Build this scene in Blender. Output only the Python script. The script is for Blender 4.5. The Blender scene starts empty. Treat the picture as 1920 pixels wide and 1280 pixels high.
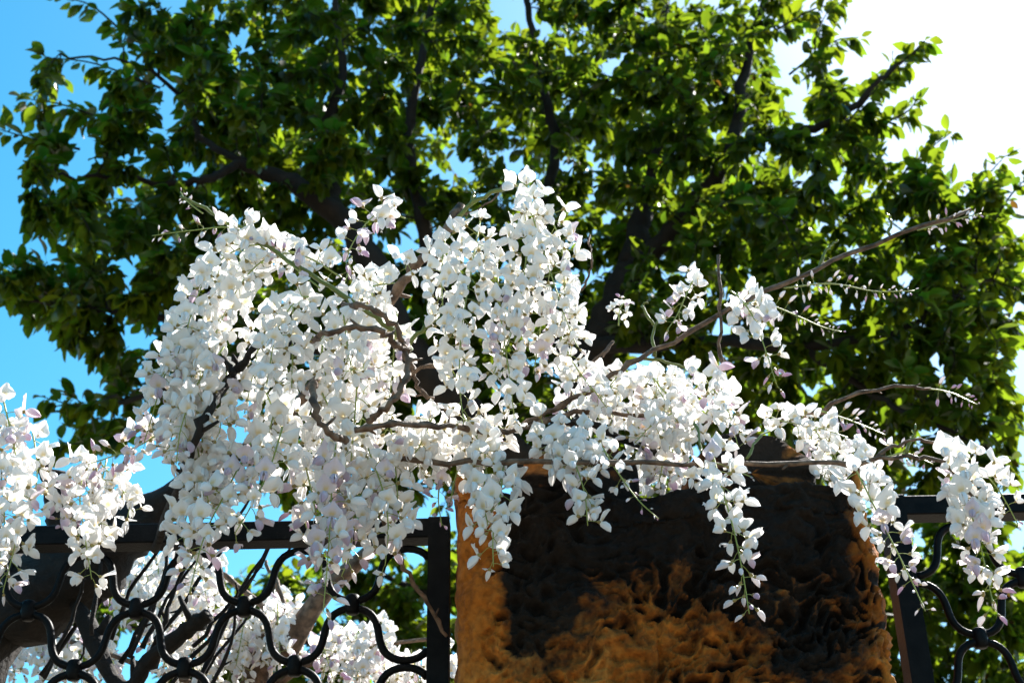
import bpy, math, random
import numpy as np
from mathutils import Vector, Matrix, noise as mnoise

# ------------------------------------------------------------------ camera, sky, sun, exposure
SC = bpy.context.scene
COL = SC.collection
PITCH, ROLL, LENS = math.radians(29.5), math.radians(1.1), 50.0
CAM = Vector((0.0, 0.0, 1.6))
FPX = LENS / 36.0 * 1920.0
_r0, _u0 = Vector((1, 0, 0)), Vector((0, -math.sin(PITCH), math.cos(PITCH)))
CF = Vector((0, math.cos(PITCH), math.sin(PITCH)))
CU = _u0 * math.cos(ROLL) + _r0 * math.sin(ROLL)
CR = _r0 * math.cos(ROLL) - _u0 * math.sin(ROLL)
cam = bpy.data.objects.new('camera', bpy.data.cameras.new('camera'))
COL.objects.link(cam)
cam.matrix_world = Matrix(((CR.x, CU.x, -CF.x, CAM.x), (CR.y, CU.y, -CF.y, CAM.y), (CR.z, CU.z, -CF.z, CAM.z), (0, 0, 0, 1)))
cam.data.lens, cam.data.sensor_width, cam.data.clip_end, cam.data.clip_start = LENS, 36.0, 2000.0, 0.05
cam.data.dof.use_dof = True
cam.data.dof.focus_distance = 1.62
cam.data.dof.aperture_fstop = 14.0
SC.camera = cam

SUN_AZ, SUN_EL = math.radians(42), math.radians(47)      # azimuth clockwise from the view direction (+Y)
w = bpy.data.worlds.new('World'); SC.world = w; w.use_nodes = True
nt = w.node_tree; bg = nt.nodes['Background']
sky = nt.nodes.new('ShaderNodeTexSky'); sky.sky_type = 'NISHITA'; sky.sun_disc = False
sky.sun_elevation, sky.sun_rotation = SUN_EL, SUN_AZ
sky.altitude, sky.air_density, sky.dust_density, sky.ozone_density = 50, 1.0, 1.0, 1.2
hs = nt.nodes.new('ShaderNodeHueSaturation'); hs.inputs['Hue'].default_value = 0.474; hs.inputs['Saturation'].default_value = 1.5
nt.links.new(sky.outputs[0], hs.inputs['Color']); nt.links.new(hs.outputs[0], bg.inputs[0]); bg.inputs[1].default_value = 0.078
SUND = Vector((math.sin(SUN_AZ) * math.cos(SUN_EL), math.cos(SUN_AZ) * math.cos(SUN_EL), math.sin(SUN_EL)))
sl = bpy.data.lights.new('sun', 'SUN'); sl.energy = 5.0; sl.angle = math.radians(0.53); sl.color = (1.0, 0.96, 0.90)
sun = bpy.data.objects.new('sun', sl); COL.objects.link(sun)
sun.rotation_euler = (-SUND).to_track_quat('-Z', 'Y').to_euler(); sun.location = (0, 0, 30)
SC.view_settings.view_transform = 'Standard'; SC.view_settings.look = 'None'
SC.view_settings.exposure = 1.75; SC.view_settings.gamma = 1.0
SC.render.engine = 'CYCLES'
SC.cycles.use_denoising = True
SC.cycles.max_bounces = 10; SC.cycles.diffuse_bounces = 4; SC.cycles.transmission_bounces = 6; SC.cycles.glossy_bounces = 3

def at(px, py, Y):
    d = CF + CR * ((px - 960) / FPX) + CU * ((640 - py) / FPX)
    return CAM + d * ((Y - CAM.y) / d.y)
def axial(p): return (Vector(p) - CAM).dot(CF)
def mpp(p): return axial(p) / FPX                       # metres per photograph pixel at p
def project(P):
    D = np.asarray(P, float) - np.array(CAM)
    z = D @ np.array(CF)
    return 960 + FPX * (D @ np.array(CR)) / z, 640 - FPX * (D @ np.array(CU)) / z, z

# ------------------------------------------------------------------ materials
def mat(name):
    m = bpy.data.materials.new(name); m.use_nodes = True
    for n in list(m.node_tree.nodes):
        m.node_tree.nodes.remove(n)
    return m, m.node_tree.nodes, m.node_tree.links
def ramp(N, stops):
    r = N.new('ShaderNodeValToRGB'); e = r.color_ramp.elements
    while len(e) < len(stops): e.new(0.5)
    for k, (p, c) in enumerate(stops):
        e[k].position = p; e[k].color = (*c, 1)
    return r
def simple(name, c1, c2, scale, rough, bump=0.0, bscale=None, metal=0.0, stretch=(1, 1, 1), spec=0.5):
    m, N, L = mat(name)
    out = N.new('ShaderNodeOutputMaterial'); b = N.new('ShaderNodeBsdfPrincipled')
    tc = N.new('ShaderNodeTexCoord'); mp = N.new('ShaderNodeMapping'); mp.inputs['Scale'].default_value = stretch
    n = N.new('ShaderNodeTexNoise'); n.inputs['Scale'].default_value = scale; n.inputs['Detail'].default_value = 8
    L.new(tc.outputs['Object'], mp.inputs[0]); L.new(mp.outputs[0], n.inputs['Vector'])
    r = ramp(N, [(0.35, c1), (0.65, c2)]); L.new(n.outputs[0], r.inputs[0]); L.new(r.outputs[0], b.inputs['Base Color'])
    b.inputs['Roughness'].default_value = rough; b.inputs['Metallic'].default_value = metal
    b.inputs['Specular IOR Level'].default_value = spec
    if bump:
        n2 = N.new('ShaderNodeTexNoise'); n2.inputs['Scale'].default_value = bscale or scale * 3; n2.inputs['Detail'].default_value = 6
        L.new(mp.outputs[0], n2.inputs['Vector'])
        bp = N.new('ShaderNodeBump'); bp.inputs['Strength'].default_value = 0.8; bp.inputs['Distance'].default_value = bump
        L.new(n2.outputs[0], bp.inputs['Height']); L.new(bp.outputs[0], b.inputs['Normal'])
    L.new(b.outputs[0], out.inputs[0]); return m
def thin(name, diff_tint, trans_tint, fac, gloss, rough, flutter=0.0):
    """thin plant tissue: pigment from the mesh colour attribute, part of the light passes through"""
    m, N, L = mat(name)
    out = N.new('ShaderNodeOutputMaterial'); a = N.new('ShaderNodeAttribute'); a.attribute_name = 'Col'
    def tint(c):
        x = N.new('ShaderNodeMix'); x.data_type = 'RGBA'; x.blend_type = 'MULTIPLY'; x.inputs[0].default_value = 1
        L.new(a.outputs['Color'], x.inputs[6]); x.inputs[7].default_value = (*c, 1); return x.outputs[2]
    d = N.new('ShaderNodeBsdfDiffuse'); t = N.new('ShaderNodeBsdfTranslucent'); g = N.new('ShaderNodeBsdfGlossy')
    L.new(tint(diff_tint), d.inputs[0]); L.new(tint(trans_tint), t.inputs[0]); g.inputs['Roughness'].default_value = rough
    g.inputs['Color'].default_value = (0.9, 0.9, 0.9, 1)
    if flutter:
        tc = N.new('ShaderNodeTexCoord'); n = N.new('ShaderNodeTexNoise'); n.inputs['Scale'].default_value = 260; n.inputs['Detail'].default_value = 3
        L.new(tc.outputs['Object'], n.inputs['Vector']); bp = N.new('ShaderNodeBump'); bp.inputs['Distance'].default_value = flutter
        bp.inputs['Strength'].default_value = 0.6; L.new(n.outputs[0], bp.inputs['Height'])
        for s in (d, t): L.new(bp.outputs[0], s.inputs['Normal'])
    m1 = N.new('ShaderNodeMixShader'); m1.inputs[0].default_value = fac; L.new(d.outputs[0], m1.inputs[1]); L.new(t.outputs[0], m1.inputs[2])
    fr = N.new('ShaderNodeFresnel'); fr.inputs[0].default_value = 1.4
    ml = N.new('ShaderNodeMath'); ml.operation = 'MULTIPLY'; L.new(fr.outputs[0], ml.inputs[0]); ml.inputs[1].default_value = gloss
    m2 = N.new('ShaderNodeMixShader'); L.new(ml.outputs[0], m2.inputs[0]); L.new(m1.outputs[0], m2.inputs[1]); L.new(g.outputs[0], m2.inputs[2])
    L.new(m2.outputs[0], out.inputs[0]); return m
M_PETAL = thin('wisteria_petal', (1, 1, 1), (1.0, 0.98, 0.95), 0.48, 0.15, 0.5, 0.0006)
M_GREEN = thin('wisteria_green_stalk', (1, 1, 1), (1, 1, 1), 0.15, 0.5, 0.4)
M_LEAF = thin('tree_leaf', (0.04, 0.09, 0.04), (2.25, 1.75, 0.4), 0.42, 0.10, 0.42)
M_BARK = simple('tree_bark', (0.006, 0.0045, 0.0035), (0.016, 0.012, 0.009), 18, 0.9, 0.01, 40)
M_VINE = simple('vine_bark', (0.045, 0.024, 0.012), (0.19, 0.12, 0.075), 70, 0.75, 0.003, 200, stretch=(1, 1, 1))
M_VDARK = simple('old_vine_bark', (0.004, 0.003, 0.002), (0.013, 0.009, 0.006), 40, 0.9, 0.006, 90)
M_IRON = simple('black_iron', (0.0025, 0.003, 0.0035), (0.006, 0.0065, 0.007), 90, 0.45, 0.0006, 300, spec=0.08)
M_GROUND = simple('ground_gravel', (0.10, 0.075, 0.05), (0.19, 0.15, 0.10), 1.2, 0.95, 0.01, 60)

def stone_mat():
    m, N, L = mat('weathered_sandstone')
    out = N.new('ShaderNodeOutputMaterial'); b = N.new('ShaderNodeBsdfPrincipled')
    tc = N.new('ShaderNodeTexCoord')
    n1 = N.new('ShaderNodeTexNoise'); n1.inputs['Scale'].default_value = 9; n1.inputs['Detail'].default_value = 10; n1.inputs['Roughness'].default_value = 0.65
    n2 = N.new('ShaderNodeTexNoise'); n2.inputs['Scale'].default_value = 120; n2.inputs['Detail'].default_value = 6
    for n in (n1, n2): L.new(tc.outputs['Object'], n.inputs['Vector'])
    r1 = ramp(N, [(0.30, (0.13, 0.042, 0.005)), (0.50, (0.37, 0.115, 0.011)), (0.72, (0.50, 0.23, 0.05))]); L.new(n1.outputs[0], r1.inputs[0])
    gr = N.new('ShaderNodeMix'); gr.data_type = 'RGBA'; gr.blend_type = 'MULTIPLY'; gr.inputs[0].default_value = 0.8
    r2 = ramp(N, [(0.3, (0.45, 0.45, 0.45)), (0.65, (1.1, 1.1, 1.1))]); L.new(n2.outputs[0], r2.inputs[0])
    L.new(r1.outputs[0], gr.inputs[6]); L.new(r2.outputs[0], gr.inputs[7])
    a = N.new('ShaderNodeAttribute'); a.attribute_name = 'soot_shade'
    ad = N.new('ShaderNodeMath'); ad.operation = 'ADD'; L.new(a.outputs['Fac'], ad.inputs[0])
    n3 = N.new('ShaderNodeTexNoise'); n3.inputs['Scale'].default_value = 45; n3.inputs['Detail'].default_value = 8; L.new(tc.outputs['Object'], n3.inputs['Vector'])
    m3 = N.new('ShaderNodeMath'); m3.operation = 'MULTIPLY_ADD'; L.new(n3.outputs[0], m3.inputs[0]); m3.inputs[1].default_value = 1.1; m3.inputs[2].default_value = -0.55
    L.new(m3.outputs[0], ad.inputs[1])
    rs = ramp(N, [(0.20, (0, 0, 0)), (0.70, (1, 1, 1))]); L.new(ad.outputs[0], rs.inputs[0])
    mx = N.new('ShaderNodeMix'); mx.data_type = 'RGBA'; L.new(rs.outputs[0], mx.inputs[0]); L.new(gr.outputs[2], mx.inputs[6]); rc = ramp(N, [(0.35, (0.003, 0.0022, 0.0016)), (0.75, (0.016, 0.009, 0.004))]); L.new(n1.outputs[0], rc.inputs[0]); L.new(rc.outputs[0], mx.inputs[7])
    L.new(mx.outputs[2], b.inputs['Base Color']); b.inputs['Roughness'].default_value = 0.9; b.inputs['Specular IOR Level'].default_value = 0.25
    bp = N.new('ShaderNodeBump'); bp.inputs['Distance'].default_value = 0.004; bp.inputs['Strength'].default_value = 0.9
    L.new(n2.outputs[0], bp.inputs['Height']); L.new(bp.outputs[0], b.inputs['Normal'])
    L.new(b.outputs[0], out.inputs[0]); return m
M_STONE = stone_mat()

# ------------------------------------------------------------------ mesh helpers
def mesh_from(name, V, T, mats, mi=None, col=None, smooth=True, attrs=None):
    me = bpy.data.meshes.new(name)
    V = np.ascontiguousarray(V, dtype=np.float32); T = np.ascontiguousarray(T, dtype=np.int32)
    me.vertices.add(len(V)); me.vertices.foreach_set('co', V.ravel())
    me.loops.add(T.size); me.loops.foreach_set('vertex_index', T.ravel())
    me.polygons.add(len(T)); me.polygons.foreach_set('loop_start', np.arange(len(T), dtype=np.int32) * 3)
    for m in mats: me.materials.append(m)
    if mi is not None: me.polygons.foreach_set('material_index', np.asarray(mi, np.int32))
    if smooth: me.polygons.foreach_set('use_smooth', np.ones(len(T), bool))
    if col is not None:
        ca = me.color_attributes.new('Col', 'FLOAT_COLOR', 'POINT')
        c4 = np.ones((len(V), 4), np.float32); c4[:, :3] = col; ca.data.foreach_set('color', c4.ravel())
    for k, v in (attrs or {}).items():
        at_ = me.attributes.new(k, 'FLOAT', 'POINT'); at_.data.foreach_set('value', np.asarray(v, np.float32))
    me.update(calc_edges=True); me.validate()
    return me
def link(name, me, parent=None, kind=None, label=None, loc=None):
    o = bpy.data.objects.new(name, me); COL.objects.link(o)
    if parent: o.parent = parent
    if kind: o['kind'] = kind
    if label: o['label'] = label
    if loc is not None: o.location = loc
    return o
def thing(name, label, cat, loc, group=None):
    o = bpy.data.objects.new(name, None); COL.objects.link(o); o.location = loc; o.empty_display_size = 0.1
    o['label'] = label; o['category'] = cat
    if group: o['group'] = group
    return o
class MB:
    def __init__(s): s.V, s.T, s.C, s.MI, s.n = [], [], [], [], 0
    def add(s, V, T, c=(1, 1, 1), mi=0):
        V = np.asarray(V, float).reshape(-1, 3); T = np.asarray(T, int).reshape(-1, 3)
        s.V.append(V); s.T.append(T + s.n); s.n += len(V)
        c = np.asarray(c, float); s.C.append(np.broadcast_to(c, (len(V), 3)) if c.ndim == 1 else c)
        s.MI.append(np.full(len(T), mi))
    def arrays(s): return np.concatenate(s.V), np.concatenate(s.T), np.concatenate(s.C), np.concatenate(s.MI)
    def mesh(s, name, mats, origin=(0, 0, 0), smooth=True):
        V, T, C, MI = s.arrays(); return mesh_from(name, V - np.array(origin), T, mats, MI, C, smooth)
def grid_tris(nu, nv, flip=False):
    T = []
    for j in range(nv - 1):
        for i in range(nu - 1):
            a, b, c, d = j * nu + i, j * nu + i + 1, (j + 1) * nu + i + 1, (j + 1) * nu + i
            T += [(a, b, c), (a, c, d)]
    T = np.array(T); return T[:, ::-1] if flip else T
def tube(mb, P, R, sides=6, c=(1, 1, 1), mi=0, caps=True, rough=0.0, rng=None):
    P = np.asarray(P, float); n = len(P); R = np.broadcast_to(np.asarray(R, float), (n,))
    Tn = np.gradient(P, axis=0); Tn /= np.linalg.norm(Tn, axis=1)[:, None] + 1e-12
    ref = np.array([0, 0, 1.0]) if abs(Tn[0][2]) < 0.9 else np.array([1.0, 0, 0])
    N0 = np.cross(Tn[0], ref); N0 /= np.linalg.norm(N0)
    V = []
    for k in range(n):
        N0 = N0 - Tn[k] * N0.dot(Tn[k]); N0 /= np.linalg.norm(N0); B = np.cross(Tn[k], N0)
        for q in range(sides):
            a = 2 * math.pi * q / sides; r = R[k] * (1 + (rng.uniform(-rough, rough) if rng is not None else 0))
            V.append(P[k] + (N0 * math.cos(a) + B * math.sin(a)) * r)
    T = []
    for k in range(n - 1):
        for q in range(sides):
            a, b = k * sides + q, k * sides + (q + 1) % sides
            T += [(a, b, b + sides), (a, b + sides, a + sides)]
    if caps:
        for base, p, rev in ((0, P[0], True), ((n - 1) * sides, P[-1], False)):
            ci = len(V); V.append(p)
            for q in range(sides):
                t = (base + q, base + (q + 1) % sides, ci); T.append(t[::-1] if rev else t)
    mb.add(V, T, c, mi)
def spline(pts, m):
    """Catmull-Rom through pts, m points per span"""
    P = [np.asarray(p, float) for p in pts]; P = [2 * P[0] - P[1]] + P + [2 * P[-1] - P[-2]]; out = []
    for i in range(1, len(P) - 2):
        for k in range(m):
            t = k / m; a, b, c, d = P[i - 1], P[i], P[i + 1], P[i + 2]
            out.append(0.5 * (2 * b + (c - a) * t + (2 * a - 5 * b + 4 * c - d) * t * t + (3 * b - a - 3 * c + d) * t ** 3))
    out.append(P[-2]); return np.array(out)
def box(mb, lo, hi, c=(1, 1, 1), mi=0, bev=0.0):
    (x0, y0, z0), (x1, y1, z1) = lo, hi; b = bev; V, T = [], []
    def quad(*q):
        k = len(V); V.extend(q); T.extend([(k, k + 1, k + 2), (k, k + 2, k + 3)])
    ring = lambda x0, x1, y0, y1, z: [(x0, y0, z), (x1, y0, z), (x1, y1, z), (x0, y1, z)]
    L = [ring(x0 + b, x1 - b, y0 + b, y1 - b, z0), ring(x0, x1, y0, y1, z0 + b), ring(x0, x1, y0, y1, z1 - b), ring(x0 + b, x1 - b, y0 + b, y1 - b, z1)]
    quad(*L[0][::-1]); quad(*L[3])
    for A, B in zip(L[:-1], L[1:]):
        for i in range(4): quad(A[i], A[(i + 1) % 4], B[(i + 1) % 4], B[i])
    mb.add(V, T, c, mi)

# ------------------------------------------------------------------ the ground
mb = MB(); n = 40; g = np.linspace(-1, 1, n); g = np.sign(g) * np.abs(g) ** 3 * 600
X, Y = np.meshgrid(g, g); Z = np.array([[0.02 * mnoise.noise(Vector((x * .7, y * .7, 0))) for x, y in zip(rx, ry)] for rx, ry in zip(X, Y)])
mb.add(np.stack([X, Y, Z], -1).reshape(-1, 3), grid_tris(n, n)); link('ground', mb.mesh('ground', [M_GROUND]), kind='structure')

# ------------------------------------------------------------------ the sandstone pillar
YP = 1.56                                                # front face of the pillar
pL, pR = at(857, 1200, YP).x, at(1672, 1200, YP).x
zT = at(1240, 915, YP).z                                 # top edge between the rolls
PD = 0.46
def fb(x, y, z, o=4): return mnoise.fractal(Vector((x, y, z)), 0.9, 2.1, o)
def pillar_shaft():
    nx, nz, ny = 300, 230, 24
    z0v = zT - 0.62
    def surf(A, B, fn, flip):
        nu, nv = len(A), len(B); V = np.array([fn(a, b) for b in B for a in A]); return V, grid_tris(nu, nv, flip)
    U = np.linspace(0, 1, nx); W = np.concatenate([[0.0], np.linspace(z0v / zT, 1, nz)]); D = np.linspace(0, 1, ny)
    mbs = MB()
    for A, B, fn, fl in ((U, W, lambda a, b: (a, 0, b), False), (U, W, lambda a, b: (a, 1, b), True), (D, W, lambda a, b: (0, a, b), True),
                         (D, W, lambda a, b: (1, a, b), False), (U, D, lambda a, b: (a, b, 1), False)):
        mbs.add(*surf(A, B, fn, fl))
    P, T, _, _ = mbs.arrays()
    key = np.round(P * 1e6).astype(np.int64); _, idx, inv = np.unique(key, axis=0, return_index=True, return_inverse=True)
    P = P[idx]; T = inv.ravel()[T]
    w = pR - pL; out = np.empty_like(P); soot_shade = np.empty(len(P))
    for k, (a, d, c) in enumerate(P):
        # scalloped crest: raised horns at both corners, two low saddles
        horn = 0.028 * math.exp(-(a / 0.035) ** 2) + 0.03 * math.exp(-((1 - a) / 0.05) ** 2)
        crest = horn + 0.008 * math.sin(a * 9 + 1)
        z = c * (zT + crest * c ** 6); x = pL + a * w; y = YP + d * PD
        n1 = fb(x * 10, y * 10, z * 14, 3); dv = mnoise.voronoi(Vector((x * 30 + 1.8 * n1, y * 30, z * 58 + 2.6 * fb(x * 14, y * 14, z * 14 + 9, 3))))[0]; n4 = fb(x * 70, y * 70, z * 120, 4); n2 = 1.0 - 1.5 * max(0, min(1, (dv[1] - dv[0]) * 1.5)) * max(0, min(1, 0.8 + 0.9 * fb(x * 12 + 4, y * 12, z * 15, 2))) + 0.38 * n4
        n3 = mnoise.noise(Vector((x * 5 + 3, y * 5, z * 6)))
        clean = max(0, min(1, (0.075 + 0.02 * n1 - a) / 0.03))                       # dressed margin along one edge
        top = max(0, min(1, (c * zT - (zT - 0.15)) / 0.1))
        edge = min(1, min(a, 1 - a) * w / 0.03); amp = 0.021 * (0.3 + 0.7 * edge) * (1 - 0.75 * clean) * (1 - 0.55 * top)
        h = amp * (n2 - 0.6) + 0.010 * n1 + 0.006 * n3
        if clean < 1 and clean > 0: h -= 0.003 * math.sin(clean * math.pi)
        crk = abs(x - (at(1237, 1200, YP).x + 0.004 * mnoise.noise(Vector((0, 0, z * 30))))); zc = at(1237, 1140, YP).z
        if z < zc and crk < 0.004: h -= 0.007 * (1 - crk / 0.004)
        # push along the outward direction of the face (blend at the arrises)
        e = 0.02
        nxv = (-1 if a * w < e else (1 if (1 - a) * w < e else 0)); nyv = (-1 if d * PD < e else (1 if (1 - d) * PD < e else 0))
        rx = max(0, e - min(a, 1 - a) * w) / e; ry = max(0, e - min(d, 1 - d) * PD) / e
        x += nxv * h * rx - nxv * 0.007 * rx * ry; y += nyv * h * ry - nyv * 0.007 * rx * ry
        if c > 0.985: z += 0.01 * n1 - 0.005 * max(rx, ry)
        out[k] = (x, y, z)
        # black weathering crust: upper middle and hollows; shade of the pits painted in too
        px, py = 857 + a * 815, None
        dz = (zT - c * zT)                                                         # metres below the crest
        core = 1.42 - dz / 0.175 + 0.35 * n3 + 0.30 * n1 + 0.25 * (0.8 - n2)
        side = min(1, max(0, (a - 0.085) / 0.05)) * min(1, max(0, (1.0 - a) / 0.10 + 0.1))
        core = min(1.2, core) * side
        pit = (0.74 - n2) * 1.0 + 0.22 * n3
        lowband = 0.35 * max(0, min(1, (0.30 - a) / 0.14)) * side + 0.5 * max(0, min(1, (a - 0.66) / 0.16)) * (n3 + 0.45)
        soot_shade[k] = max(core, min(0.9, pit * (1 - 0.8 * clean))) + lowband * (1 - clean)
    return out, T, soot_shade
pillar = thing('stone_pillar', 'weathered orange sandstone pillar with black crust between the two iron fence panels', 'pillar', ((pL + pR) / 2, YP + PD / 2, 0))
Vp, Tp, Sp = pillar_shaft()
PO = np.array(pillar.location)
link('shaft', mesh_from('shaft', Vp - PO, Tp, [M_STONE], attrs={'soot_shade': Sp}), pillar)
def cap_roll(cx, cy, rx, rz, seed, wid=1.0):
    """a rough rounded coping stone lying front to back on the pillar"""
    c = at(cx, cy, YP); sx = mpp(c); rx *= sx; rz *= sx; nu, nv = 56, 40; V, S = [], []
    for j in range(nv):
        t = j / (nv - 1); yy = YP + 0.012 + t * (PD - 0.03); e = min(1, max(0.0, min(t, 1 - t) / 0.06)); sc = 0.80 + 0.20 * math.sqrt(max(0, 1 - (1 - e) ** 2))
        if j in (0, nv - 1): sc = 0.001
        for i in range(nu):
            a = 2 * math.pi * i / nu; ca, sa = math.cos(a), math.sin(a)
            n = fb(ca * 1.6 + seed, sa * 1.6, t * 4 + seed, 4); r = 1 + 0.10 * n
            px = c.x + ca * rx * r * sc; pz = c.z + (abs(sa) ** 0.85 * (1 if sa > 0 else -1)) * rz * r * sc
            d = 0.010 * fb(px * 30, yy * 30, pz * 30 + seed, 3)
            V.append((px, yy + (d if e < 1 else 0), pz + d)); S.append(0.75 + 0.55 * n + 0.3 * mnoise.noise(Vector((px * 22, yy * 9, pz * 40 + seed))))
    T = []
    for j in range(nv - 1):
        for i in range(nu):
            a, b = j * nu + i, j * nu + (i + 1) % nu; T += [(a, b, b + nu), (a, b + nu, a + nu)]
    link('cap_stone', mesh_from('cap_stone', np.array(V) - PO, T, [M_STONE], attrs={'soot_shade': S}), pillar)
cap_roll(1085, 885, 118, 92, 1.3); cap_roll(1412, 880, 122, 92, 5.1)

# ------------------------------------------------------------------ the iron fence
YF = 1.70
def fence(label, x0, x1, ztop, post_at, phase_x, rows=9):
    """x0..x1 panel extent, wave bars stacked under the rail and clasped by collars"""
    f = thing('iron_fence', label, 'fence', ((x0 + x1) / 2, YF, 0)); O = np.array(f.location)
    pitch, rowh, bar = 0.1345, 0.0765, 0.0049
    def part(name, mb, smooth=True): link(name, mb.mesh(name, [M_IRON], O, smooth), f)
    mb = MB(); box(mb, (x0, YF - 0.016, ztop - 0.026), (x1, YF + 0.016, ztop), bev=0.0015); part('top_rail', mb, False)
    for i, px in enumerate(post_at):
        mb = MB(); box(mb, (px - 0.0135, YF - 0.0175, 0), (px + 0.0135, YF + 0.0175, ztop + 0.0015), bev=0.0015); part('post', mb, False)
    zb = ztop - 0.026 - rows * rowh
    mb = MB(); box(mb, (x0, YF - 0.014, zb - 0.03), (x1, YF + 0.014, zb - 0.004), bev=0.0015); part('bottom_rail', mb, False)
    xa, xb = x0, x1
    for r in range(rows):
        zmid = ztop - 0.026 - bar - (r + 0.5) * (rowh) ; ph = phase_x + (pitch / 2 if r % 2 else 0)     # crest positions
        S = np.arange(math.floor((xa - ph) / pitch) - 1, math.ceil((xb - ph) / pitch) + 1, 1 / 28.0)
        th = 2 * math.pi * S; A = rowh / 2 - bar * 0.9
        zz = zmid + A * np.cos(th)
        xx = ph + pitch * (S + 0.058 * np.sin(2 * th))
        keep = (xx > xa) & (xx < xb); P = np.stack([xx, np.full_like(xx, YF + 0.0008 * (r % 2)), zz], -1)[keep]
        mb = MB(); tube(mb, P, bar, 8); part('wave_bar', mb)
        if r < rows - 1:
            k = math.floor((xa - ph) / pitch) - 1
            while ph + pitch * (k + 0.5) < xb:
                cx = ph + pitch * (k + 0.5); k += 1
                if cx < xa + 0.035 or cx > xb - 0.035: continue
                zc = zmid - rowh / 2; mb = MB()
                prof = [(-0.0125, 0.0072), (-0.0105, 0.0098), (-0.004, 0.0108), (0.004, 0.0108), (0.0105, 0.0098), (0.0125, 0.0072)]
                tube(mb, [(cx, YF, zc + h * 1.0) for h, _ in prof], [q * 0.88 for _, q in prof], 10); part('collar', mb)
    return f
zL = at(700, 972, YF - 0.016).z; zR = at(1800, 926, YF - 0.016).z
pxL = at(824, 1000, YF).x; pxR = at(1695, 1100, YF).x
ph_l = at(765, 1000, YF).x; ph_r = at(1797, 975, YF).x
fence('black wrought iron fence panel with wave bars, wisteria trunk twisting behind it', at(-1400, 1000, YF).x, pxL - 0.012, zL, [pxL, at(-1400, 1000, YF).x], ph_l)
fence('black wrought iron fence panel with wave bars and no trunk behind, beside tall green tree', pxR + 0.012, at(3500, 1000, YF).x, zR, [pxR, at(3500, 1000, YF).x], ph_r)

# ------------------------------------------------------------------ the trees
def leaf_template(seed):
    """one pointed oval leaf 1 unit long along +X, blade in XY, folded on the midrib and arched"""
    r = random.Random(seed); t = [0.0, 0.16, 0.38, 0.62, 0.84, 1.0]; hw = [0.015, 0.15, 0.245, 0.235, 0.13, 0.0]
    arch, fold, twist = r.uniform(0.15, 0.55), r.uniform(0.15, 0.5), r.uniform(-0.35, 0.35); V, T = [], []
    for a, h in zip(t, hw):
        z = -arch * a * a * 0.6; h *= r.uniform(0.92, 1.1)
        for s in (-1, 0, 1):
            V.append((a * (1 - 0.12 * arch * a), s * h, z + abs(s) * h * fold + s * h * twist * a))
    for k in range(5):
        for s in (0, 1):
            a, b, c, d = 3 * k + s, 3 * k + s + 1, 3 * k + s + 4, 3 * k + s + 3
            if k < 4: T += [(a, d, c), (a, c, b)]
            else: T += [(a, 3 * 5 + 1, b)]
    # petiole
    n0 = len(V); V += [(-0.24, -0.012, 0.05), (-0.24, 0.012, 0.05), (0.02, 0.012, 0), (0.02, -0.012, 0)]; T += [(n0, n0 + 1, n0 + 2), (n0, n0 + 2, n0 + 3)]
    return np.array(V) + np.array([0.24, 0, -0.05]), np.array(T)
LEAVES = [leaf_template(k) for k in range(7)]
def unit(v): return v / (np.linalg.norm(v, axis=-1, keepdims=True) + 1e-12)

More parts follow.
